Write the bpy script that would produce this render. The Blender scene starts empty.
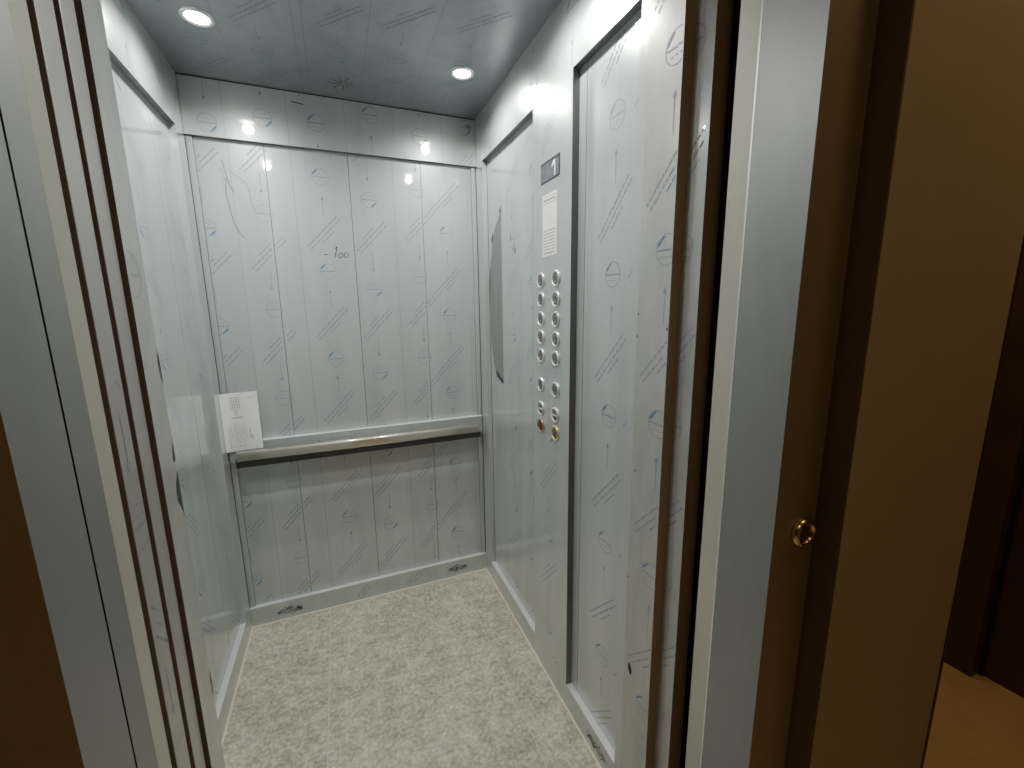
import bpy, math, random
from mathutils import Vector, Matrix
random.seed(7)
S = bpy.context.scene
COL = S.collection

# ------------------------------------------------------------------ materials
def lin(r, g, b):
    f = lambda c: (c/255/12.92) if c/255 <= .04045 else ((c/255+.055)/1.055)**2.4
    return (f(r), f(g), f(b), 1)

class NT:
    def __init__(s, name):
        s.m = bpy.data.materials.new(name); s.m.use_nodes = True
        s.t = s.m.node_tree; s.n = s.t.nodes; s.b = s.n['Principled BSDF']
    def new(s, typ, **kw):
        nd = s.n.new(typ)
        for k, v in kw.items():
            if k in nd.inputs: nd.inputs[k].default_value = v
            else: setattr(nd, k, v)
        return nd
    def link(s, a, b): s.t.links.new(a, b)
    def coords(s, scale=(1, 1, 1), rot=(0, 0, 0)):
        tc = s.new('ShaderNodeTexCoord'); mp = s.new('ShaderNodeMapping')
        mp.inputs['Scale'].default_value = scale; mp.inputs['Rotation'].default_value = rot
        s.link(tc.outputs['Object'], mp.inputs['Vector']); return mp.outputs['Vector']
    def noise(s, vec, scale, detail=4, rough=.55):
        nz = s.new('ShaderNodeTexNoise', Scale=scale, Detail=detail, Roughness=rough)
        s.link(vec, nz.inputs['Vector']); return nz.outputs['Fac']
    def ramp(s, fac, stops):
        r = s.new('ShaderNodeValToRGB'); e = r.color_ramp.elements
        e[0].position, e[0].color = stops[0]; e[1].position, e[1].color = stops[-1]
        for p, c in stops[1:-1]:
            q = e.new(p); q.color = c
        s.link(fac, r.inputs['Fac']); return r.outputs['Color']
    def bump(s, h, strength, dist, sock='Normal', prev=None):
        b = s.new('ShaderNodeBump', Strength=strength, Distance=dist); s.link(h, b.inputs['Height'])
        if prev is not None: s.link(prev, b.inputs['Normal'])
        s.link(b.outputs['Normal'], s.b.inputs[sock]); return b.outputs['Normal']
    def set(s, **kw):
        for k, v in kw.items(): s.b.inputs[k.replace('_', ' ')].default_value = v
        return s.m

def film_metal(name, c1, c2, rough=.4, metal=.35, coat=1.0, coat_r=.035, stretch=(6, 6, .5), wave=.22):
    """sheet steel under clear protective film: brushed base, slightly wavy glossy coat"""
    t = NT(name)
    v = t.coords(stretch); f = t.noise(v, 2.2, 5, .6)
    t.link(t.ramp(f, [(.3, c1), (.7, c2)]), t.b.inputs['Base Color'])
    vw = t.coords((1.6, 1.6, .7)); w = t.noise(vw, 2.5, 3, .5)
    t.bump(w, wave, .004, 'Coat Normal')
    vb = t.coords((40, 40, 1)); bb = t.noise(vb, 6, 3, .6)
    t.bump(bb, .12, .0006)
    return t.set(Metallic=metal, Roughness=rough, Coat_Weight=coat, Coat_Roughness=coat_r)

def paint(name, c1, c2, rough=.7, scale=3, bump=.15, bs=120, metal=0.0, coat=0.0):
    t = NT(name); v = t.coords()
    t.link(t.ramp(t.noise(v, scale, 5, .6), [(.3, c1), (.7, c2)]), t.b.inputs['Base Color'])
    t.bump(t.noise(v, bs, 3, .6), bump, .001)
    return t.set(Roughness=rough, Metallic=metal, Coat_Weight=coat)

M = {}
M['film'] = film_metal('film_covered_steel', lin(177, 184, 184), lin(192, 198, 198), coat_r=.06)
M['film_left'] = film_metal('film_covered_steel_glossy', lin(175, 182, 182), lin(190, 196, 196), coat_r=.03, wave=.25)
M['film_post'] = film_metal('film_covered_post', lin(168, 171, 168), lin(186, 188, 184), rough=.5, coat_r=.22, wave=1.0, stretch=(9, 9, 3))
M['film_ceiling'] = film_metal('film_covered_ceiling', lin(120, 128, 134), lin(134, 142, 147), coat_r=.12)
M['reveal'] = film_metal('return_steel_shaded', lin(100, 102, 104), lin(118, 120, 122), coat=.2, coat_r=.3)  # wall backing; undersides and side faces coloured darker, standing in for shade
M['ledge'] = paint('ledge_steel_lit', lin(205, 208, 208), lin(222, 224, 224), .35, metal=.2)  # lighter steel for upward faces: overhead light painted in
M['jamb'] = film_metal('bare_jamb_steel', lin(132, 135, 133), lin(146, 149, 147), rough=.42, metal=.5, coat=.15, coat_r=.3, stretch=(3, 3, 1.2), wave=.3)
M['jamb_cream'] = paint('landing_frame_cream', lin(176, 176, 164), lin(192, 190, 178), .42, metal=.15)
M['leaf'] = film_metal('door_leaf_steel', lin(160, 160, 156), lin(178, 178, 173), rough=.45, coat=.5, coat_r=.2)
M['warm_lit_face'] = paint('frame_face_warm_lit', lin(132, 118, 96), lin(142, 127, 103), .5, metal=.25)  # warm corridor light on the steel frame put into the face colour
M['step_warm_lit'] = paint('post_step_warm_lit', lin(150, 130, 106), lin(165, 143, 116), .5)  # warm corridor light on the outward post steps, mixed into the colour
M['step_shaded'] = paint('leaf_edge_shaded', lin(112, 96, 80), lin(126, 108, 90), .5)  # darker version for leaf and post edges: dim warm light as colour
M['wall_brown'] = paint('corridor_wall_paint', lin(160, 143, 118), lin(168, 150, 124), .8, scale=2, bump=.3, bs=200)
M['shade'] = paint('reveal_shade_tint', lin(84, 66, 48), lin(96, 76, 55), .8)  # shade on the wall's side face, painted as a darker tone
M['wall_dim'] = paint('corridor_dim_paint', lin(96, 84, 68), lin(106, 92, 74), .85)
M['casing'] = paint('dark_door_wood', lin(58, 40, 28), lin(72, 50, 34), .5, scale=6)
M['black'] = paint('shaft_black', lin(8, 8, 8), lin(14, 13, 12), .95)
M['bare'] = film_metal('exposed_brushed_steel', lin(118, 120, 118), lin(132, 133, 130), rough=.5, metal=.15, coat=0, stretch=(30, 30, 1))
M['handrail'] = paint('handrail_steel', lin(205, 200, 185), lin(222, 216, 200), .25, metal=.75)
M['band'] = film_metal('handrail_band', lin(160, 168, 170), lin(178, 185, 186), coat_r=.12)
M['rubber'] = paint('black_rubber', lin(22, 22, 22), lin(34, 33, 32), .6)
M['chrome'] = paint('chrome', lin(225, 226, 226), lin(240, 240, 240), .28, metal=.6)
M['button'] = paint('button_steel', lin(110, 112, 112), lin(132, 133, 132), .35, metal=.8)
M['button_dark'] = paint('button_engraving', lin(50, 52, 52), lin(66, 66, 66), .6)
M['copper'] = paint('copper_ring', lin(215, 160, 140), lin(230, 176, 156), .2, metal=.8)
M['yellow'] = paint('yellow_ring', lin(226, 214, 130), lin(238, 226, 146), .25, metal=.7)
M['brass'] = paint('brass', lin(204, 182, 146), lin(216, 194, 158), .24, metal=1)
M['brass_dark'] = paint('brass_core', lin(96, 70, 46), lin(118, 86, 56), .35, metal=.7)
M['lcd'] = paint('display_glass', lin(84, 88, 98), lin(112, 116, 126), .15, scale=30, coat=1)
M['lcd_bez'] = paint('display_bezel', lin(34, 36, 40), lin(46, 48, 52), .35)
M['white'] = paint('white_print', lin(236, 236, 232), lin(244, 244, 240), .6)
M['paper'] = paint('paper', lin(226, 228, 228), lin(242, 243, 242), .75, scale=14, bump=.3, bs=12)
M['ink'] = paint('film_print_ink', lin(118, 136, 154), lin(138, 154, 168), .4, scale=25, coat=1)
M['ink_dark'] = paint('film_print_dark', lin(76, 86, 96), lin(90, 100, 108), .4, scale=25)
M['ink_soft'] = paint('film_crease', lin(146, 153, 155), lin(158, 164, 166), .4, scale=10, coat=1)
M['wedge'] = paint('film_print_blue', lin(48, 110, 156), lin(70, 132, 176), .4, scale=25, coat=1)
M['joint'] = paint('dark_joint', lin(26, 26, 28), lin(42, 42, 44), .8)  # dark lines for joints and grooves
M['pen'] = paint('marker_pen', lin(34, 34, 38), lin(52, 52, 56), .6)
M['pencil'] = paint('scribble_pen', lin(110, 118, 120), lin(128, 135, 136), .6)
M['print'] = paint('paper_print', lin(120, 122, 124), lin(140, 142, 144), .8)
M['red_print'] = paint('red_print', lin(190, 130, 124), lin(200, 142, 134), .8)

def stone():
    t = NT('stone_tile_floor'); v = t.coords((1, 1, 1))
    big = t.noise(v, 3.2, 5, .6); fine = t.noise(v, 75, 5, .7); mid = t.noise(v, 22, 5, .7)
    vs = t.coords((7, 22, 1), (0, 0, .95)); streak = t.noise(vs, 1.0, 6, .7)
    a = t.ramp(big, [(.40, lin(159, 147, 128)), (.5, lin(172, 166, 147)), (.60, lin(203, 197, 177))])
    b = t.ramp(fine, [(.42, lin(112, 108, 96)), (.5, lin(171, 166, 149)), (.58, lin(231, 227, 209))])
    c = t.ramp(streak, [(.42, lin(124, 118, 104)), (.51, lin(178, 171, 154)), (.60, lin(227, 218, 197))])
    d = t.ramp(mid, [(.43, lin(130, 126, 111)), (.51, lin(178, 171, 153)), (.59, lin(227, 219, 197))])
    def mix(x, y, f):
        m = t.new('ShaderNodeMix', data_type='RGBA'); m.inputs[0].default_value = f
        t.link(x, m.inputs[6]); t.link(y, m.inputs[7]); return m.outputs[2]
    t.link(mix(mix(mix(a, c, .38), d, .34), b, .30), t.b.inputs['Base Color'])
    t.bump(fine, .5, .002)
    return t.set(Roughness=.62)
M['stone'] = stone()
M['seam'] = paint('tile_seam', lin(192, 187, 170), lin(206, 200, 184), .7, scale=40)
M['floor_edge'] = paint('floor_edge_sealant', lin(212, 206, 182), lin(224, 218, 196), .6)
M['corridor_floor'] = paint('corridor_floor_tile', lin(196, 160, 108), lin(214, 178, 124), .5, scale=5)
M['sill'] = paint('aluminium_sill', lin(120, 118, 112), lin(140, 136, 130), .4, metal=.7)

def emit(name, col, s):
    t = NT(name); t.b.inputs['Emission Color'].default_value = col; t.b.inputs['Emission Strength'].default_value = s
    t.b.inputs['Base Color'].default_value = col
    return t.m
M['lens'] = emit('lamp_lens', (1, .96, .86, 1), 40)

# ------------------------------------------------------------------ mesh builder
OFF = {}
class MB:
    def __init__(s): s.v = []; s.f = []; s.mi = []; s.mats = []; s.sm = []
    def slot(s, m):
        m = M[m]
        if m not in s.mats: s.mats.append(m)
        return s.mats.index(m)
    def face(s, pts, m, smooth=False):
        n = len(s.v); s.v += [tuple(p) for p in pts]; s.f.append(tuple(range(n, n+len(pts)))); s.mi.append(s.slot(m)); s.sm.append(smooth)
    def grid(s, rings, m, closed=True, smooth=True, cap=False):
        n = len(s.v); k = len(rings[0]); i0 = s.slot(m)
        for r in rings: s.v += [tuple(p) for p in r]
        for a in range(len(rings)-1):
            for b in range(k if closed else k-1):
                c = (b+1) % k
                s.f.append((n+a*k+b, n+a*k+c, n+(a+1)*k+c, n+(a+1)*k+b)); s.mi.append(i0); s.sm.append(smooth)
        if cap:
            s.f.append(tuple(n+i for i in reversed(range(k)))); s.mi.append(i0); s.sm.append(False)
            s.f.append(tuple(n+(len(rings)-1)*k+i for i in range(k))); s.mi.append(i0); s.sm.append(False)
    def box(s, x0, x1, y0, y1, z0, z1, m, top=None, bottom=None, front=None, skip=''):
        if x0 > x1: x0, x1 = x1, x0
        if y0 > y1: y0, y1 = y1, y0
        if z0 > z1: z0, z1 = z1, z0
        A = [(x0,y0,z0),(x1,y0,z0),(x1,y1,z0),(x0,y1,z0),(x0,y0,z1),(x1,y0,z1),(x1,y1,z1),(x0,y1,z1)]
        for key, idx, mm in (('b',(0,3,2,1),bottom or m),('t',(4,5,6,7),top or m),('f',(0,1,5,4),front or m),('k',(2,3,7,6),m),('l',(3,0,4,7),m),('r',(1,2,6,5),m)):
            if key in skip: continue
            s.face([A[i] for i in idx], mm)
    def lathe(s, prof, o, ax, m, seg=40, smooth=True):
        """prof: (radius, offset along ax); ax unit Vector"""
        ax = Vector(ax).normalized(); u = ax.orthogonal().normalized(); w = ax.cross(u); o = Vector(o)
        rings = [[o+ax*h+(u*math.cos(2*math.pi*i/seg)+w*math.sin(2*math.pi*i/seg))*max(r, 1e-5) for i in range(seg)] for r, h in prof]
        s.grid(rings, m, True, smooth)
    def build(s, name, parent=None, bevel=0):
        off = OFF.get(parent.name, Vector((0, 0, 0))) if parent else Vector((0, 0, 0))
        me = bpy.data.meshes.new(name); me.from_pydata([(v[0]-off.x, v[1]-off.y, v[2]-off.z) for v in s.v], [], s.f)
        for m in s.mats: me.materials.append(m)
        for p, i, q in zip(me.polygons, s.mi, s.sm): p.material_index = i; p.use_smooth = q
        me.update(); o = bpy.data.objects.new(name, me); COL.objects.link(o)
        if parent:
            o.parent = parent; OFF[o.name] = off
        if bevel:
            b = o.modifiers.new('bevel', 'BEVEL'); b.width = bevel; b.segments = 2; b.limit_method = 'ANGLE'
            w = o.modifiers.new('weld', 'WELD'); w.merge_threshold = 1e-5
            o.modifiers.move(1, 0)
        return o

def tag(o, label=None, cat=None, group=None, kind=None):
    if label: o['label'] = label
    if cat: o['category'] = cat
    if group: o['group'] = group
    if kind: o['kind'] = kind
    return o
def thing(name, loc, label, cat, group=None):
    o = bpy.data.objects.new(name, None); COL.objects.link(o); o.location = loc; OFF[o.name] = Vector(loc); o.empty_display_size = .05
    return tag(o, label, cat, group)
def struct(mb, name, label=None, cat=None, **kw):
    return tag(mb.build(name, **kw), label, cat, kind='structure')

# a flat frame on a surface: P(u,v,d)
class Plane:
    def __init__(s, o, U, V, N): s.o, s.U, s.V, s.N = map(Vector, (o, U, V, N))
    def __call__(s, u, v, d=0): return s.o+s.U*u+s.V*v+s.N*d

def quad_line(mb, pl, a, b, w, m, d=.0004):
    (u0, v0), (u1, v1) = a, b; L = math.hypot(u1-u0, v1-v0) or 1e-6
    nx, ny = -(v1-v0)/L*w/2, (u1-u0)/L*w/2
    mb.face([pl(u0+nx, v0+ny, d), pl(u0-nx, v0-ny, d), pl(u1-nx, v1-ny, d), pl(u1+nx, v1+ny, d)], m)
def poly(mb, pl, pts, w, m, d=.0005):
    for a, b in zip(pts, pts[1:]): quad_line(mb, pl, a, b, w, m, d)
def smooth_poly(pts, n=5):
    out = []
    P = [pts[0]]+list(pts)+[pts[-1]]
    for i in range(1, len(P)-2):
        for k in range(n):
            t = k/n
            out.append(tuple(.5*((2*P[i][j])+(-P[i-1][j]+P[i+1][j])*t+(2*P[i-1][j]-5*P[i][j]+4*P[i+1][j]-P[i+2][j])*t*t+(-P[i-1][j]+3*P[i][j]-3*P[i+1][j]+P[i+2][j])*t**3) for j in (0, 1)))
    out.append(pts[-1]); return out

PITCH = .3695
def film_marks(mb, pl, cols, u0, u1, v0, v1, lw=1.0, ink='ink'):
    """cols: (u, v of a circle, +1 upright / -1 turned over). Everything clipped to the rectangle."""
    def inside(p): return u0 < p[0] < u1 and v0 < p[1] < v1
    def seg(a, b, w, m):
        n = max(1, int(math.hypot(b[0]-a[0], b[1]-a[1])/.012))
        run = None
        for i in range(n):
            p = (a[0]+(b[0]-a[0])*i/n, a[1]+(b[1]-a[1])*i/n); q = (a[0]+(b[0]-a[0])*(i+1)/n, a[1]+(b[1]-a[1])*(i+1)/n)
            if inside(p) and inside(q):
                run = (run[0], q) if run else (p, q)
            elif run: quad_line(mb, pl, run[0], run[1], w, m); run = None
        if run: quad_line(mb, pl, run[0], run[1], w, m)
    for (cu, cv, sgn) in cols:
        k0 = math.floor((v0-cv)/PITCH)-1; k1 = math.ceil((v1-cv)/PITCH)+1
        for k in range(k0, k1+1):
            c = cv+k*PITCH
            T = lambda x, y: (cu+sgn*x, c+sgn*y)
            R = .031; N = 28
            ring = [T(R*math.cos(2*math.pi*i/N), R*math.sin(2*math.pi*i/N)) for i in range(N+1)]
            for a, b in zip(ring, ring[1:]):
                if inside(a) and inside(b): quad_line(mb, pl, a, b, .0018*lw, ink)
            # name line through the middle: small strokes
            x = -.028
            while x < .026:
                w = random.uniform(.003, .006); h = random.uniform(-.0012, .0012)
                seg(T(x, h), T(x+w, h), .0040*lw, ink); x += w+.0012
            # blue wedge upper left
            tri = [T(-.028, .006), T(-.0265, .0145), T(-.010, .0285), T(-.0075, .0265)]
            if all(inside(p) for p in tri): mb.face([pl(p[0], p[1], .0006) for p in (tri if sgn > 0 else tri)], 'wedge')
            # small strokes under it
            for j in range(3): seg(T(-.016+j*.012, -.014), T(-.010+j*.012, -.015), .0022*lw, ink)
            # arrow
            seg(T(0, -.152), T(0, -.085), .0020*lw, ink)
            hd = [T(0, -.074), T(-.0058, -.088), T(.0058, -.088)]
            if all(inside(p) for p in hd): mb.face([pl(p[0], p[1], .0005) for p in hd], ink)
            # diagonal lines of small print
            for off, s0, s1 in ((.012, -.088, .088), (-.004, -.088, .088), (-.019, -.035, .03)):
                dx, dy = .69, .724; s = s0
                while s < s1:
                    L = random.uniform(.007, .022)
                    e = min(s+L, s1)
                    px, py = -off*dy, off*dx
                    seg(T(px+s*dx, -.218+py+s*dy), T(px+e*dx, -.218+py+e*dy), 0.0038*lw, ink); s = e+.0035

# ------------------------------------------------------------------ dimensions
W, D, H = 1.092, 1.172, 2.2
RC = .022           # panel recess
HB, SK = 2.005, .088   # header underside, skirting top
PO = .087           # corner post width on the side walls
PB = Plane((0, RC, 0), (1, 0, 0), (0, 0, 1), (0, -1, 0))
PBF = Plane((0, 0, 0), (1, 0, 0), (0, 0, 1), (0, -1, 0))
PR = Plane((W+RC, 0, 0), (0, -1, 0), (0, 0, 1), (-1, 0, 0))     # u = -y
PRF = Plane((W, 0, 0), (0, -1, 0), (0, 0, 1), (-1, 0, 0))
PL = Plane((-RC, 0, 0), (0, -1, 0), (0, 0, 1), (1, 0, 0))
PLF = Plane((0, 0, 0), (0, -1, 0), (0, 0, 1), (1, 0, 0))
PC = Plane((0, 0, H), (1, 0, 0), (0, 1, 0), (0, 0, -1))

# ------------------------------------------------------------------ floor
mb = MB(); mb.box(-.03, W+.03, -D-.02, .03, -.03, 0, 'stone')
fl = struct(mb, 'floor', 'pale grey stone tile floor of the lift cab', 'floor')
mb = MB()
for x in (.321, .94): mb.box(x-.0014, x+.0014, -D, -.002, 0, .0006, 'seam', skip='b')
mb.build('tile_seam', fl)
mb = MB()
mb.box(.0, W, -.006, .0, 0, .002, 'floor_edge', skip='b'); mb.box(W-.005, W, -D, -.006, 0, .002, 'floor_edge', skip='b'); mb.box(0, .005, -D, -.006, 0, .002, 'floor_edge', skip='b')
mb.build('sealant_edge', fl)

# ------------------------------------------------------------------ back wall
mb = MB(); mb.box(-.03, W+.03, RC+.001, RC+.03, 0, H, 'reveal')
wb = struct(mb, 'wall_back', 'back wall of the lift cab in film covered sheet steel', 'wall')
joints = [.020, .2455, .547, .843, 1.072]
cols = {0: [(.025, 1.688, -1), (.2215, 1.751, -1)], 1: [(.2215, 1.751, -1), (.437, 1.906, 1)], 2: [(.619, 1.832, -1), (.822, 1.889, -1)], 3: [(.822, 1.889, -1), (.949, 1.713, 1)]}
creases = {0: [.1265], 1: [.336], 2: [.7225], 3: [1.0505, 1.062]}
panels = []
for i in range(4):
    a, b = joints[i]+.0014, joints[i+1]-.0014
    mb = MB(); mb.box(a, b, RC-.001, RC+.0005, SK-.004, HB+.004, 'film', skip='k')
    pl = Plane((0, RC-.001, 0), (1, 0, 0), (0, 0, 1), (0, -1, 0))
    film_marks(mb, pl, cols[i], a, b, SK+.004, HB-.002)
    for c in creases[i]:
        quad_line(mb, pl, (c, SK), (c, HB), .0022, 'ink_soft', .0003)
    p = mb.build('wall_panel', wb); panels.append(p)
# pen marks on the panels
pl = Plane((0, RC-.001, 0), (1, 0, 0), (0, 0, 1), (0, -1, 0))
mb = MB()
poly(mb, pl, [(.427, 1.6025), (.442, 1.6045)], .0032, 'pen', .0008)
poly(mb, pl, [(.4775, 1.637), (.4745, 1.618), (.470, 1.602), (.4665, 1.592)], .0034, 'pen', .0008)
poly(mb, pl, [(.4775, 1.637), (.4715, 1.628)], .003, 'pen', .0008)
for cx, cy in ((.491, 1.602), (.5125, 1.604)):
    pts = [(cx+.0078*math.cos(t)+.003*math.sin(t), cy+.0105*math.sin(t)) for t in [2*math.pi*i/18+1.2 for i in range(20)]]
    poly(mb, pl, pts, .0030, 'pen', .0008)
tag(mb.build('handwriting', panels[1]), 'handwritten minus 100 in dark marker')
mb = MB()
for pts, w in (([(.104, 1.934), (.111, 1.883), (.122, 1.838), (.133, 1.821)], .0035), ([(.100, 1.868), (.106, 1.872), (.108, 1.860), (.1035, 1.818), (.110, 1.765), (.122, 1.697), (.145, 1.657)], .0035),
               ([(.118, 1.905), (.140, 1.884), (.160, 1.870), (.178, 1.846), (.184, 1.799), (.190, 1.76)], .0022), ([(.094, 1.905), (.104, 1.885)], .002)):
    poly(mb, pl, smooth_poly(pts), w, 'pencil', .0008)
tag(mb.build('scribble', panels[0]), 'loose pen scribble')
# frieze above
mb = MB(); mb.box(-.001, W+.001, 0, RC+.001, HB, H, 'film', bottom='reveal', skip='k')
film_marks(mb, PBF, [(.075, 2.05, -1), (.255, 1.751+PITCH*1.0-.03, -1), (.44, 2.098, 1), (.644, 2.155, 1), (.842, 2.10, -1), (1.04, 2.16, -1)], 0, W, HB+.003, H-.003)
for x in (.128, .338, .546, .735, .94): quad_line(mb, PBF, (x, HB), (x, H), .0016, 'ink_soft', .0003)
poly(mb, PBF, [(.36, 2.163), (.40, 2.158)], .004, 'pen'); poly(mb, PBF, [(1.045, 2.168), (1.075, 2.166)], .003, 'pen'); poly(mb, PBF, [(1.06, 2.178), (1.061, 2.15)], .003, 'pen')
mb.build('header_panel', wb)
# narrow upright strips closing the corner
mb = MB(); mb.box(0, .020, .012, RC+.001, SK, HB, 'film', skip='k'); mb.box(1.072, W, .012, RC+.001, SK, HB, 'film', skip='k')
mb.build('corner_strip', wb)
mb = MB(); mb.box(.0, W, -.0005, .003, H-.004, H, 'joint'); mb.build('ceiling_joint', wb)

def scrawl(mb, pl, cu, cv, w, h, n=16, m='pen', lw=.002, ang=0, d=.0008):
    ca, sa = math.cos(ang), math.sin(ang)
    for i in range(n):
        x = random.uniform(-w, w); y = random.uniform(-h, h)*(1-abs(x)/w*.8)
        dx = random.uniform(.10, .26)*w; dy = random.choice((-1, 1))*random.uniform(.3, .7)*h
        P = [(x-dx, y-dy), (x+dx, y+dy)]
        poly(mb, pl, [(cu+a*ca-b*sa, cv+a*sa+b*ca) for a, b in P], lw, m, d)

# ------------------------------------------------------------------ skirting
mb = MB(); mb.box(0, W, 0, RC+.001, 0, SK, 'film', top='ledge', skip='k')
film_marks(mb, PBF, [(.44, .22, 1), (.70, .18, -1)], .01, W-.01, .006, SK-.004)
scrawl(mb, PBF, .153, .040, .045, .018, 30); scrawl(mb, PBF, .936, .046, .045, .018, 30)
quad_line(mb, PBF, (.80, .004), (.80, SK), .0016, 'ledge')
struct(mb, 'baseboard_back', 'grey steel skirting with a bright top ledge below the back wall', 'skirting')
mb = MB(); mb.box(-RC-.001, 0, -D, -PO+.01, 0, SK, 'film', top='ledge', skip='l')
mb.box(-RC-.001, 0, -PO+.01, 0, 0, SK, 'film', skip='l')
struct(mb, 'baseboard_left', 'grey steel skirting with a bright top ledge below the left wall', 'skirting')
mb = MB(); mb.box(W, W+RC+.001, -D, 0, 0, SK, 'film', top='ledge', skip='r')
scrawl(mb, PRF, 1.055, .042, .05, .018, 24)
film_marks(mb, PRF, [(.93, .16, 1)], .7, 1.14, .006, SK-.004)
struct(mb, 'baseboard_right', 'grey steel skirting with a bright top ledge below the right wall', 'skirting')

# ------------------------------------------------------------------ right wall
mb = MB(); mb.box(W+RC+.001, W+RC+.03, -D+.03, RC+.03, 0, H, 'reveal')
wr = struct(mb, 'wall_right', 'right wall of the lift cab beside the button column', 'wall')
mb = MB(); mb.box(W, W+RC, -D, 0, HB, H, 'film', bottom='reveal', skip='r')
film_marks(mb, PRF, [(.20, 2.12, 1), (.62, 2.08, -1), (.86, 2.15, 1)], .01, D, HB+.003, H-.003)
for u in (.33, .74, .98): quad_line(mb, PRF, (u, HB), (u, H), .0016, 'ink_soft', .0003)
poly(mb, PRF, [(.004, HB), (.004, H)], .0025, 'joint')
mb.build('header_panel', wr)
mb = MB(); mb.box(W, W+RC, -PO, 0, SK, HB, 'film', skip='r'); mb.build('corner_post', wr)
plr = Plane((W+RC-.001, 0, 0), (0, -1, 0), (0, 0, 1), (-1, 0, 0))
mb = MB(); mb.box(W+RC-.001, W+RC+.0005, -.614, -PO, SK-.002, HB+.002, 'film', skip='r')
film_marks(mb, plr, [(.367, 1.637, -1), (.56, 1.46, 1)], PO+.004, .608, SK+.004, HB-.002, .8)
for u in (.2505, .43): quad_line(mb, plr, (u, SK), (u, HB), .003 if u < .3 else .0015, 'ink_soft', .0003)
quad_line(mb, plr, (.0895, SK), (.0895, HB), .004, 'joint', .0003)
poly(mb, plr, [(.352, 1.665), (.357, 1.64), (.366, 1.645)], .003, 'pen'); poly(mb, plr, [(.37, 1.60), (.385, 1.60)], .003, 'pen'); poly(mb, plr, smooth_poly([(.39, 1.58), (.395, 1.605), (.402, 1.585), (.41, 1.61)]), .003, 'pen')
pfar = mb.build('wall_panel', wr)
tear = [(.2505, 1.782), (.236, 1.762), (.205, 1.735), (.172, 1.712), (.150, 1.688), (.138, 1.67), (.128, 1.62), (.112, 1.55), (.101, 1.48), (.095, 1.40), (.093, 1.33), (.097, 1.25), (.104, 1.205), (.118, 1.165), (.13, 1.125), (.152, 1.095), (.17, 1.08), (.19, 1.078), (.215, 1.062), (.24, 1.06), (.2505, 1.052)]
mb = MB(); mb.face([plr(u, v, .0009) for u, v in tear], 'bare')
poly(mb, plr, tear, .0018, 'ledge', .0012)
def blob(mb, pl, pts, m='pen', d=.0016): mb.face([pl(u, v, d) for u, v in pts], m)
blob(mb, plr, [(.2505, 1.79), (.232, 1.765), (.2505, 1.762)])
blob(mb, plr, [(.150, 1.700), (.132, 1.672), (.137, 1.655), (.150, 1.668)])
blob(mb, plr, [(.1155, 1.575), (.1, 1.51), (.093, 1.44), (.092, 1.37), (.0965, 1.40), (.1, 1.44), (.108, 1.50)])
blob(mb, plr, [(.150, 1.112), (.168, 1.092), (.19, 1.09), (.216, 1.073), (.2505, 1.066), (.2505, 1.045), (.225, 1.05), (.205, 1.06), (.19, 1.062), (.168, 1.068)])
tag(mb.build('exposed_steel', pfar), 'bare darker steel where the film is torn away')
# near panel
mb = MB(); mb.box(W+RC-.001, W+RC+.0005, -1.148, -.862, SK-.002, HB+.002, 'film', skip='r')
film_marks(mb, plr, [(1.041, 1.457, 1), (1.175, 1.72, 1)], .895, 1.142, SK+.004, HB-.002, 1.05)
quad_line(mb, plr, (.905, SK), (.905, HB), .0022, 'joint', .0003); quad_line(mb, plr, (.925, SK), (.925, HB), .0012, 'ink_soft', .0003); quad_line(mb, plr, (.94, SK), (.94, HB), .0010, 'ink_soft', .0003)
mb.build('wall_panel', wr)
mb = MB(); mb.box(W, W+RC, -1.1715, -1.146, SK, HB, 'film', skip='r'); mb.build('corner_post', wr)

# ------------------------------------------------------------------ left wall
mb = MB(); mb.box(-RC-.03, -RC-.001, -D-.02, RC+.03, 0, H, 'reveal')
wl = struct(mb, 'wall_left', 'left wall of the lift cab in glossy film covered sheet steel', 'wall')
mb = MB(); mb.box(-RC, 0, -D, 0, HB, H, 'film_left', bottom='reveal', skip='l')
film_marks(mb, PLF, [(.18, 2.11, -1), (.43, 2.15, 1), (.70, 2.1, -1)], .01, D, HB+.003, H-.003)
quad_line(mb, PLF, (.003, HB), (.003, H), .0025, 'joint', .0004)
mb.build('header_panel', wl)
mb = MB(); mb.box(-RC, 0, -PO, 0, SK, HB, 'film_left', skip='l'); quad_line(mb, PLF, (.062, SK), (.062, HB), .0014, 'ink_soft', .0003); mb.build('corner_post', wl)
pll = Plane((-RC+.001, 0, 0), (0, -1, 0), (0, 0, 1), (1, 0, 0))
for a, b, cs in ((PO, .2535, [(.15, 1.50, 1)]), (.2565, .62, [(.44, 1.61, -1), (.62, 1.7, 1)]), (.623, 1.14, [(.8, 1.55, 1)])):
    mb = MB(); mb.box(-RC-.0005, -RC+.001, -b, -a, SK-.002, HB+.002, 'film_left', skip='l')
    film_marks(mb, pll, cs, a, b, SK+.004, HB-.002, .8)
    mb.build('wall_panel', wl)

# ------------------------------------------------------------------ front wall of the cab (beside and over the doorway, seen only from inside)
XL, XR = .201, W
mb = MB(); mb.box(-RC, XL-.03, -D-.02, -D, 0, H, 'film'); mb.box(-RC, W+.05, -D-.02, -D, 2.10, H, 'film')
struct(mb, 'wall_front', 'steel return beside and above the cab doorway', 'wall')

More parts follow.
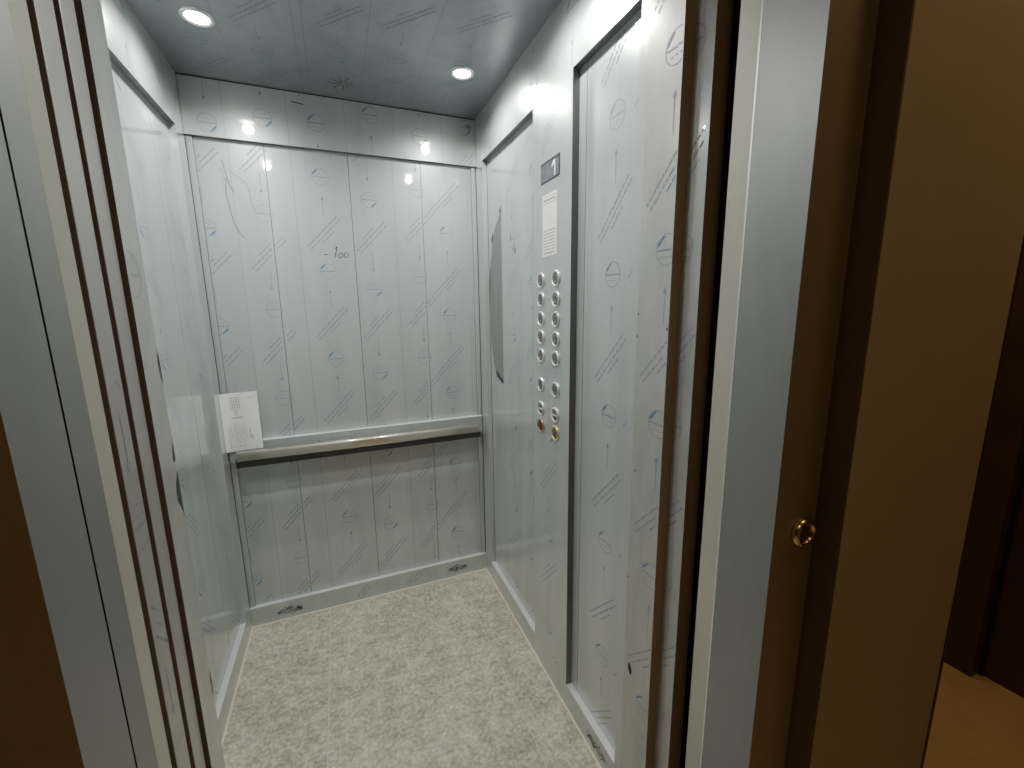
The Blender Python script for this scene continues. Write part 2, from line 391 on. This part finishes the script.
# ------------------------------------------------------------------ ceiling
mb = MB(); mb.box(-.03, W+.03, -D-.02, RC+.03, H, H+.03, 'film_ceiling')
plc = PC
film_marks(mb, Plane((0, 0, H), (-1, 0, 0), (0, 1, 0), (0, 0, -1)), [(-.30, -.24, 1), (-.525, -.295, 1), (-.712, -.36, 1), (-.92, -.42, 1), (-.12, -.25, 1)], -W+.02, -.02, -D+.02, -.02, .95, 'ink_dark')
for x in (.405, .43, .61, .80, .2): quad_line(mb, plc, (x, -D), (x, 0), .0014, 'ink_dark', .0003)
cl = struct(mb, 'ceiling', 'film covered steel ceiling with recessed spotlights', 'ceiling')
mb = MB()
for i in range(9):
    a = math.radians(i*40+10); r = random.uniform(.035, .055)
    poly(mb, plc, [(.545+.008*math.cos(a), -.125+.008*math.sin(a)), (.545+r*math.cos(a), -.125+r*math.sin(a))], .0035, 'pen', .001)
poly(mb, plc, [(.516, -.10), (.516, -.07)], .003, 'pen', .001)
tag(mb.build('marker_star', cl), 'star shaped marker scrawl')

# ------------------------------------------------------------------ spotlights
spots = [(.156, -.369, 'round glowing recessed spotlight in the cab ceiling above the left wall'),
         (.937, -.349, 'round glowing recessed spotlight in the cab ceiling above the right back corner'),
         (.156, -.86, 'round glowing recessed spotlight nearer the doorway on the left'),
         (.937, -.86, 'round glowing recessed spotlight nearer the doorway on the right')]
proto = None
for i, (x, y, lab) in enumerate(spots):
    if proto is None:
        t = thing('ceiling_spotlight', (x, y, H), lab, 'spotlight', 'recessed spotlights in the lift ceiling')
        mb = MB(); mb.lathe([(.030, -.0005), (.032, -.004), (.038, -.005), (.042, -.003), (.043, 0)], (x, y, H), (0, 0, 1), 'chrome'); mb.build('trim_ring', t)
        mb = MB(); mb.lathe([(0, -.0035), (.02, -.003), (.031, -.0005)], (x, y, H), (0, 0, 1), 'lens'); mb.build('lens', t)
        proto = t
    else:
        c = proto.copy(); COL.objects.link(c); c.location = (x, y, H); c['label'] = lab
        for ch in proto.children:
            d = ch.copy(); COL.objects.link(d); d.parent = c
    L = bpy.data.lights.new('spot_lamp', 'SPOT'); L.shadow_soft_size = .019; L.spot_size = math.radians(168); L.spot_blend = 1.0; L.energy = 22
    L.color = (1, .98, .945)
    lo = bpy.data.objects.new('spot_lamp', L); COL.objects.link(lo); lo.location = (x, y, H-.030)

# ------------------------------------------------------------------ handrail
hr = thing('handrail', (W/2, 0, .80), 'brushed steel handrail running along the back wall at waist height', 'handrail')
mb = MB(); mb.box(.126, W-.004, -.006, RC, .765, .846, 'band', top='ledge', skip='k'); mb.box(.004, .126, -.006, RC, .765, .846, 'band', top='ledge', skip='k')
film_marks(mb, Plane((0, -.006, 0), (1, 0, 0), (0, 0, 1), (0, -1, 0)), [(.34, .90, 1), (.60, .85, -1), (.93, .88, 1)], .01, W-.01, .768, .842)
tag(mb.build('backing_band', hr), 'film covered grey steel band')
prof = []
for cx, cz, a0 in ((.006, .010, 0), (-.006, .010, 90), (-.006, -.010, 180), (.006, -.010, 270)):
    for k in range(8):
        a = math.radians(a0+k*90/7); prof.append((cx+.011*math.cos(a), cz+.011*math.sin(a)))
mb = MB(); mb.grid([[(x, -.054+py, .801+pz) for py, pz in prof] for x in (.042, 1.050)], 'handrail', cap=True); mb.build('rail_bar', hr)
mb = MB(); mb.box(.036, 1.060, -.066, -.040, .757, .781, 'rubber'); mb.build('under_strip', hr, bevel=.001)  # dark strip below the bar
for x0, x1 in ((.030, .056), (1.036, 1.062)):
    mb = MB(); mb.box(x0, x1, -.041, -.006, .758, .784, 'rubber')
    tag(mb.build('bracket', hr, bevel=.0015), 'black rail bracket')

# ------------------------------------------------------------------ paper notice behind the rail
ns = thing('notice_sheet', (.065, -.02, .80), 'white printed paper sheet propped behind the left end of the handrail', 'paper')
mb = MB(); NX, NZ = 14, 12; rows = []
def paper_pt(u, v, off=0):     # u,v 0..1
    x = .001+u*.128+.0*v; z = .8145+v*.240+.003*u
    y = -.0125-.006*math.sin(v*math.pi)*math.sin(u*3+.5)-.0035*math.cos(u*9)*v-(.010*(1-u/.2)**2 if u < .2 else 0) - .004*abs(v-.58)
    return (x, y-off, z)
for j in range(NZ+1): rows.append([paper_pt(i/NX, j/NZ) for i in range(NX+1)])
mb.grid(rows, 'paper', closed=False); mb.grid([[(p[0], p[1]+.0008, p[2]) for p in r] for r in rows], 'paper', closed=False)
mb.build('paper_sheet', ns)
mb = MB()
def pbar(u0, v0, u1, v1, w, m='print'):
    vert = abs(v1-v0) > abs(u1-u0)
    a, b = (w/.128/2, 0) if vert else (0, w/.255/2)
    mb.face([paper_pt(u0-a, v0-b, .0012), paper_pt(u0+a, v0+b, .0012), paper_pt(u1+a, v1+b, .0012), paper_pt(u1-a, v1-b, .0012)], m)
for k in range(6):
    v = .93
    u = .26+k*.045
    while v > (.62 if k in (2, 3) else .74):
        L = random.uniform(.012, .04); pbar(u, v, u, v-L, .0022); v -= L+.012
for k in range(7): pbar(.24+k*.045, .575+k*.002, .275+k*.045, .577+k*.002, .0035, 'pen' if k in (3, 5) else 'print')
mb.build('heading_lines', ns); mb = MB()
for k, (u, a, b) in enumerate(((.14, .05, .42), (.20, .22, .46), (.30, .16, .5), (.35, .16, .48), (.42, .14, .5), (.48, .18, .47), (.54, .14, .5), (.60, .2, .45), (.70, .22, .38), (.74, .18, .27))):
    v = a
    while v < b: L = random.uniform(.015, .05); pbar(u, v, u, min(v+L, b), .0013 if u < .68 else .003); v += L+.012
pbar(.34, .085, .56, .095, .0018); pbar(.70, .90, .88, .905, .0015)
mb.build('print_lines', ns)

# ------------------------------------------------------------------ control panel column
cp = thing('control_panel', (W, -.739, SK), 'tall film covered button column with display on the right wall', 'control panel')
CY0, CY1 = .612, .866
mb = MB(); mb.box(W-.0006, W+RC, -CY1, -CY0, SK, HB, 'film', front='reveal', skip='r')
pcp = Plane((W-.0006, 0, 0), (0, -1, 0), (0, 0, 1), (-1, 0, 0))
film_marks(mb, pcp, [(.730, 1.325, -1)], CY0+.01, CY1-.01, SK+.005, 1.22, .9)
film_marks(mb, pcp, [(.735, 1.325, -1)], CY0+.01, CY1-.01, 1.83, HB-.005, .9)
quad_line(mb, pcp, (CY0+.004, SK), (CY0+.004, HB), .002, 'ink_soft', .0003)
quad_line(mb, pcp, (.642, SK), (.642, HB), .0014, 'ink_soft', .0003)
mb.build('column_plate', cp)
# display
mb = MB(); mb.box(W-.0016, W, -.797, -.671, 1.758, 1.818, 'lcd_bez')
mb.box(W-.0022, W-.0014, -.794, -.674, 1.761, 1.812, 'lcd')
ds = tag(mb.build('display', cp), 'grey floor display showing a white 1')
pd = Plane((W-.0023, 0, 0), (0, -1, 0), (0, 0, 1), (-1, 0, 0))
mb = MB()
mb.face([pd(u, v, .0003) for u, v in ((.764, 1.764), (.771, 1.764), (.771, 1.808), (.764, 1.808))], 'white')
mb.face([pd(u, v, .0003) for u, v in ((.746, 1.797), (.749, 1.791), (.765, 1.799), (.765, 1.808), (.760, 1.808))], 'white')
mb.build('digit', ds)
mb = MB()
for i in range(9):
    for j in range(14):
        if random.random() < .5: continue
        u = .7725+i*.0022; v = 1.764+j*.0032
        mb.face([pd(a, b, .0003) for a, b in ((u, v), (u+.0016, v), (u+.0016, v+.0018), (u, v+.0018))], 'print')
mb.build('display_dots', ds)
# printed label (code left out)
mb = MB(); mb.box(W-.0014, W, -.781, -.683, 1.537, 1.722, 'white')
ps = Plane((W-.0014, 0, 0), (0, -1, 0), (0, 0, 1), (-1, 0, 0))
for pts in ([(.690, 1.714), (.772, 1.714), (.772, 1.694), (.690, 1.694), (.690, 1.714)],): poly(mb, ps, pts, .0014, 'print', .0003)
u = .696
while u < .764: L = random.uniform(.005, .014); poly(mb, ps, [(u, 1.704), (min(u+L, .766), 1.704)], .0055, 'print', .0003); u += L+.003
for v, m, w in ((1.614, 'red_print', .0032), (1.604, 'print', .003), (1.594, 'red_print', .003), (1.584, 'print', .0026), (1.575, 'print', .0026), (1.566, 'print', .0026), (1.557, 'print', .0026), (1.546, 'pen', .003)):
    u = .692
    while u < .768: L = random.uniform(.005, .016); poly(mb, ps, [(u, v), (min(u+L, .772), v)], w, m, .0003); u += L+.0035
tag(mb.build('label_sticker', cp), 'white printed sticker below the display')
# buttons
rowsz = [1.464, 1.402, 1.339, 1.278, 1.216, 1.115, 1.031, .970]
def make_button(u, z, ring, kind):
    o = (W-.0006, -u, z); ax = (-1, 0, 0)
    mb = MB(); mb.lathe([(.0255, 0), (.0255, .003), (.0235, .0055), (.0205, .0055), (.0185, .003), (.0180, .001)], o, ax, ring)
    b = mb.build('button', cp)
    mb = MB(); mb.lathe([(.0182, .001), (.0175, .0036), (.015, .0042), (0, .0045)], o, ax, 'button' if ring != 'copper' else 'brass_dark')
    c = mb.build('button_cap', b)
    pb = Plane((W-.0006-.0046, -u, z), (0, -1, 0), (0, 0, 1), (-1, 0, 0))
    mb = MB()
    if kind == 'key':
        mb.box(o[0]-.0062, o[0]-.004, -u-.016, -u+.016, z-.0022, z+.0022, 'chrome')
    elif kind == 'mark':
        poly(mb, pb, [(-.0035, .006), (.0035, .006), (-.0005, -.001)], .0018, 'button_dark', .0003)
        poly(mb, pb, [(-.003, -.008), (.003, -.008)], .002, 'white', .0003)
    else:
        poly(mb, pb, [(-.006, .0), (.006, .0)], .002, 'button_dark', .0003); poly(mb, pb, [(0, .006), (0, -.006)], .002, 'button_dark', .0003)
    mb.build('button_mark', b)
    return b
for r, z in enumerate(rowsz):
    for s, u in enumerate((.673, .779)):
        ring = 'chrome' if r < 7 else ('copper', 'yellow')[s]
        b = make_button(u, z, ring, 'key' if r == 6 else ('bell' if r == 7 else 'mark'))
        if r == 7: tag(b, ('copper ringed button', 'yellow ringed button')[s])
        if r == 6: tag(b, 'button with a bright bar across it')
for z in (1.40, 1.035):
    mb = MB(); mb.lathe([(0, .0008), (.0022, .0006), (.0025, 0)], (W-.0006, -.726, z), (-1, 0, 0), 'button_dark', 12); mb.build('indicator_dot', cp)

# ------------------------------------------------------------------ right door posts of the cab
Y0, Y1, Y2 = -1.1715, -1.272, -1.3215
X1, X2 = 1.1175, 1.155
mb = MB()
z0, z1 = -.02, 2.12
def strip(p, q, m): mb.face([(p[0], p[1], z0), (q[0], q[1], z0), (q[0], q[1], z1), (p[0], p[1], z1)], m)
strip((W, Y1), (W, Y0), 'film_post'); strip((X1, Y1), (W, Y1), 'step_warm_lit'); strip((X1, Y2), (X1, Y1), 'film_post'); strip((X2, Y2), (X1, Y2), 'step_warm_lit'); strip((X2, -1.19), (X2, Y2), 'black'); strip((W, Y0), (X2, Y0), 'film')
p1 = Plane((W, 0, 0), (0, -1, 0), (0, 0, 1), (-1, 0, 0)); p2 = Plane((X1, 0, 0), (0, -1, 0), (0, 0, 1), (-1, 0, 0))
film_marks(mb, p1, [(1.256, 1.491, 1)], 1.176, 1.271, .01, 2.1, 1.0)
film_marks(mb, p2, [(1.268, 1.491, 1)], 1.2735, 1.32, .01, 2.1, 1.0)
mb.face([p1(1.197+.0075*math.cos(a), .448+.014*math.sin(a)-.006*math.cos(a), .0008) for a in [i*math.pi/8 for i in range(16)]], 'black')
for u, v in ((1.174, .70), (1.175, 1.36), (1.174, 1.31), (1.268, 1.33), (1.186, .99)):
    mb.face([p1(u+.0022*math.cos(a), v+.0035*math.sin(a), .0008) for a in [i*math.pi/5 for i in range(10)]], 'pen')
struct(mb, 'trim_1', 'stepped film covered cab door post at the right of the doorway', 'door post')

# landing door frame, right
A0, A1, A2 = -1.397, -1.4365, -1.539
XJ = 1.090
FX = 1.191
mb = MB()
strip((XJ, A1), (XJ, A0), 'jamb_cream'); strip((XJ, A2), (XJ, A1-.0012), 'jamb'); strip((FX, A2), (XJ, A2), 'warm_lit_face'); strip((XJ, A0), (FX, A0), 'black'); strip((FX, A0), (FX, A2), 'black')
mb.box(XJ-.0003, XJ+.001, A1-.0016, A1+.0012, z0, z1, 'chrome')  # bright strip painted along the frame edge as its highlight
pj = Plane((XJ, 0, 0), (0, -1, 0), (0, 0, 1), (-1, 0, 0))
struct(mb, 'trim_2', 'plain grey steel landing door frame at the right with a brown lit outer face', 'door frame')

# call button on the frame
cb = thing('call_button', (1.156, A2, 1.0), 'small round brass ringed call button on the right landing door frame', 'call button')
mb = MB(); mb.lathe([(.0255, 0), (.0262, .004), (.024, .010), (.0205, .0125), (.0175, .0115), (.0160, .006), (.0158, .002)], (1.156, A2, 1.0), (0, -1, 0), 'brass', 48); mb.build('ring', cb)
mb = MB(); mb.lathe([(.0160, .002), (.0155, .006), (.012, .0075), (.006, .007), (0, .0068)], (1.156, A2, 1.0), (0, -1, 0), 'brass_dark', 40)
cap = mb.build('button_cap', cb)

# ------------------------------------------------------------------ left door frame and leaves
XG = .2186
mb = MB()
strip((XG, -1.4672), (XG, A2), 'jamb'); strip((XG, -1.426), (XG, -1.4640), 'jamb')
mb.box(XG-.006, XG-.003, -1.4672, -1.4640, z0, z1, 'black')
strip((XG-.10, A2), (XG, A2), 'warm_lit_face') if False else strip((XG, A2), (XG-.10, A2), 'warm_lit_face')
strip((XG-.02, -1.426), (XG, -1.426), 'black'); strip((XG-.10, A2), (XG-.10, -1.426), 'black')
struct(mb, 'trim_3', 'plain grey steel landing door frame at the left with a dark seam', 'door frame')
def leaf(name, x, ya, yb, m, label, film=None, vr=(0, 2)):
    t = thing(name, (x-.22, (ya+yb)/2, 0), label, 'door')
    mb = MB(); mb.box(x-.44, x, ya, yb, .012, 2.08, m, front='step_shaded')
    if film:
        pp = Plane((x, 0, 0), (0, -1, 0), (0, 0, 1), (1, 0, 0)); film_marks(mb, pp, film, -yb+.002, -ya-.002, vr[0], vr[1], .8)
    mb.build('leaf_panel', t, bevel=.0012)
    for g in (.40, .08):
        mb = MB(); mb.box(x-g, x-g+.04, (ya+yb)/2-.006, (ya+yb)/2+.006, -.006, .012, 'rubber'); mb.build('guide_shoe', t)
leaf('landing_door_leaf', .1905, -1.362, -1.327, 'jamb_cream', 'retracted pale landing door leaf, only its plain edge showing beside the left frame')
leaf('car_door_leaf', .1935, -1.3204, -1.280, 'leaf', 'retracted cab door leaf next to the pale landing door leaf', [(1.302, 1.10, -1)], (.75, 1.3))
leaf('car_door_leaf', .196, -1.273, -1.236, 'leaf', 'retracted cab door leaf next to the left cab door post')
mb = MB(); mb.box(XL-.03, XL, -1.230, -D+.0005, z0, z1, 'film_post', front='step_shaded')
pq = Plane((XL, 0, 0), (0, -1, 0), (0, 0, 1), (1, 0, 0))
film_marks(mb, pq, [(1.222, 1.43, -1)], 1.175, 1.2255, 1.30, 1.50, .7)
for pts in ([(1.1725, 1.325), (1.178, 1.305), (1.176, 1.28), (1.1725, 1.27)], [(1.1725, 1.185), (1.176, 1.17), (1.181, 1.15), (1.176, 1.145), (1.1725, 1.15)], [(1.1725, 1.13), (1.184, 1.11), (1.188, 1.085), (1.178, 1.07), (1.1725, 1.055)],
            [(1.1725, .76), (1.1765, .745), (1.175, .72), (1.1725, .70)]):
    blob(mb, pq, pts, 'pen', .0008)
struct(mb, 'trim_4', 'film covered cab door post at the left with torn film edge', 'door post')

# lintel and transoms over the doorway
mb = MB(); mb.box(-.05, 1.25, -1.539, -1.43, 2.12, 2.30, 'jamb'); mb.box(-.05, 1.2, -1.3215, -1.193, 2.12, 2.30, 'film')
struct(mb, 'trim_5', 'steel head over the lift doorway', 'door head')
# sills
mb = MB(); mb.box(-.2, 1.155, -1.3215, -D-.021, -.03, -.006, 'sill')
for y in (-1.318, -1.268): mb.box(-.2, 1.155, y+.004, y+.012, -.006, -.002, 'joint')
struct(mb, 'trim_6', 'grooved aluminium cab sill in the doorway', 'sill')
mb = MB(); mb.box(-.2, 1.155, -1.539, -1.345, -.03, -.006, 'sill'); mb.box(-.2, 1.155, -1.38, -1.372, -.006, -.002, 'joint')
struct(mb, 'trim_7', 'grooved aluminium landing sill in the doorway', 'sill')

# shaft behind the gap, blackened as its darkness and closed against light leaks
mb = MB()
mb.box(1.50, 1.52, -1.43, .1, -.1, 2.4, 'black'); mb.box(1.16, 1.50, -1.36, -1.355, 0, .001, 'black')
mb.box(-.6, -.58, -1.43, .1, -.1, 2.4, 'black'); mb.box(-.6, 1.52, .1, .12, -.1, 2.4, 'black'); mb.box(-.6, 1.52, -1.43, .12, -.12, -.1, 'black'); mb.box(-.6, 1.52, -1.43, .12, 2.4, 2.42, 'black')
struct(mb, 'wall_shaft', 'lift shaft lining blackened as the shade glimpsed in the gap between cab and landing', 'wall')

# ------------------------------------------------------------------ landing / corridor
YW = -1.577; XE = 1.616; XC = 2.61
mb = MB()
mb.box(1.202, XE, YW, -1.44, -.02, 2.75, 'wall_brown'); mb.box(1.10, 1.202, YW, -1.541, 2.12, 2.75, 'wall_brown')
mb.box(-.05+.14, 1.202, YW, -1.541, 2.12, 2.75, 'wall_brown')
mb.box(-2.6, .108, YW, -1.44, -.02, 2.75, 'wall_brown')
mb.box(XE-.12, XE, -1.44, 1.4, -.02, 2.75, 'wall_brown')
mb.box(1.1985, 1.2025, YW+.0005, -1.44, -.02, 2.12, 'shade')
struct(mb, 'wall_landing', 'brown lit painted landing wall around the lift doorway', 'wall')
mb = MB(); mb.box(XE-.001, XE+.004, YW-.003, YW+.006, 0, 2.75, 'casing'); mb.box(XE+.004, XE+.010, YW-.0005, YW+.02, 0, 2.75, 'warm_lit_face')
struct(mb, 'trim_8', 'slim corner bead at the end of the landing wall', 'corner bead')
mb = MB(); mb.box(-2.6, XC+.1, -3.6, -1.54, -.03, -.006, 'corridor_floor'); mb.box(XE, XC+.1, -1.54, 1.4, -.03, -.006, 'corridor_floor')
struct(mb, 'floor_corridor', 'tan tiled corridor floor beyond the landing wall corner', 'floor')
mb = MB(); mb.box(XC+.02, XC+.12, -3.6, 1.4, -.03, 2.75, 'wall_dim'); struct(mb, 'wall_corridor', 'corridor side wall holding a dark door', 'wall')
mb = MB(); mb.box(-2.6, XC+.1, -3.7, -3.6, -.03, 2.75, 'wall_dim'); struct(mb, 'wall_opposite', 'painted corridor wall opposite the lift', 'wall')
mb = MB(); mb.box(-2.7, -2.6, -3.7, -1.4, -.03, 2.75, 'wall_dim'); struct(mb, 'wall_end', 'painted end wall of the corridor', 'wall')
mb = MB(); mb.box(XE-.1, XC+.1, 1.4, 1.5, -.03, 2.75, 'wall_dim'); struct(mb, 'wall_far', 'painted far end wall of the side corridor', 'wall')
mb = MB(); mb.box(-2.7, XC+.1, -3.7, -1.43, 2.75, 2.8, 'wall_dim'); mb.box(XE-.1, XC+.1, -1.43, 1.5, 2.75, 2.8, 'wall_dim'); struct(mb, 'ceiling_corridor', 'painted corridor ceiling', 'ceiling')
# dark door on the corridor wall
mb = MB()
mb.box(2.545, XC+.02, -1.345, -.9, -.006, 2.15, 'casing'); mb.box(2.59, XC+.02, -1.36, -1.345, -.006, 2.12, 'black'); mb.box(2.60, XC+.02, -2.25, -1.36, -.006, 2.08, 'casing')
mb.box(2.555, 2.60, -1.30, -1.27, -.006, 2.15, 'casing'); mb.box(2.545, XC+.02, -2.37, -2.25, -.006, 2.15, 'casing'); mb.box(2.545, XC+.02, -2.37, -.9, 2.08, 2.16, 'casing')
door = struct(mb, 'door_1', 'dark brown wooden door with casing at the right edge', 'door')

# ------------------------------------------------------------------ lights
def area(name, loc, rot, size, e, col, size_y=None):
    L = bpy.data.lights.new(name, 'AREA'); L.energy = e; L.color = col; L.size = size
    if size_y: L.shape = 'RECTANGLE'; L.size_y = size_y
    o = bpy.data.objects.new(name, L); COL.objects.link(o); o.location = loc; o.rotation_euler = rot; return o
area('corridor_warm_light', (1.7, -1.98, 2.72), (0, 0, 0), .25, 4.3, (1, .66, .30))
area('corridor_warm_light', (.1, -2.7, 2.72), (0, 0, 0),   .3, 4.6, (1, .68, .34))  # unseen extra light, added to brighten the post steps and left wall
area('corridor_warm_light', (2.1, -.8, 2.72), (0, 0, 0), .3, 3.4, (1, .68, .34))
w = bpy.data.worlds.new('world'); S.world = w; w.use_nodes = True
w.node_tree.nodes['Background'].inputs[0].default_value = (1, .8, .6, 1); w.node_tree.nodes['Background'].inputs[1].default_value = .01

# ------------------------------------------------------------------ camera
cam = bpy.data.cameras.new('camera'); co = bpy.data.objects.new('camera', cam); COL.objects.link(co)
R = Vector((.92649181, -.37609768, -.01278534)); U = Vector((.0790916, .16139581, .98371536)); F = Vector((.36790957, .91241544, -.17927806))
co.matrix_world = Matrix(((R.x, U.x, -F.x, .45888), (R.y, U.y, -F.y, -1.97082), (R.z, U.z, -F.z, 1.38044), (0, 0, 0, 1)))
cam.sensor_width = 36; cam.lens = 424.26/1024*36; cam.clip_start = .02
S.camera = co
S.view_settings.view_transform = 'Standard'
S.view_settings.exposure = 0
# camera response: soft shoulder on the highlights
S.view_settings.use_curve_mapping = True
cm = S.view_settings.curve_mapping; cm.extend = 'EXTRAPOLATED'; cc = cm.curves[3]
cc.points[0].location = (0, 0); cc.points[1].location = (1, .56)
for p in ((.1, .104), (.25, .243), (.5, .39)): cc.points.new(*p)
cm.update()
S.cycles.use_denoising = True
S.cycles.max_bounces = 8
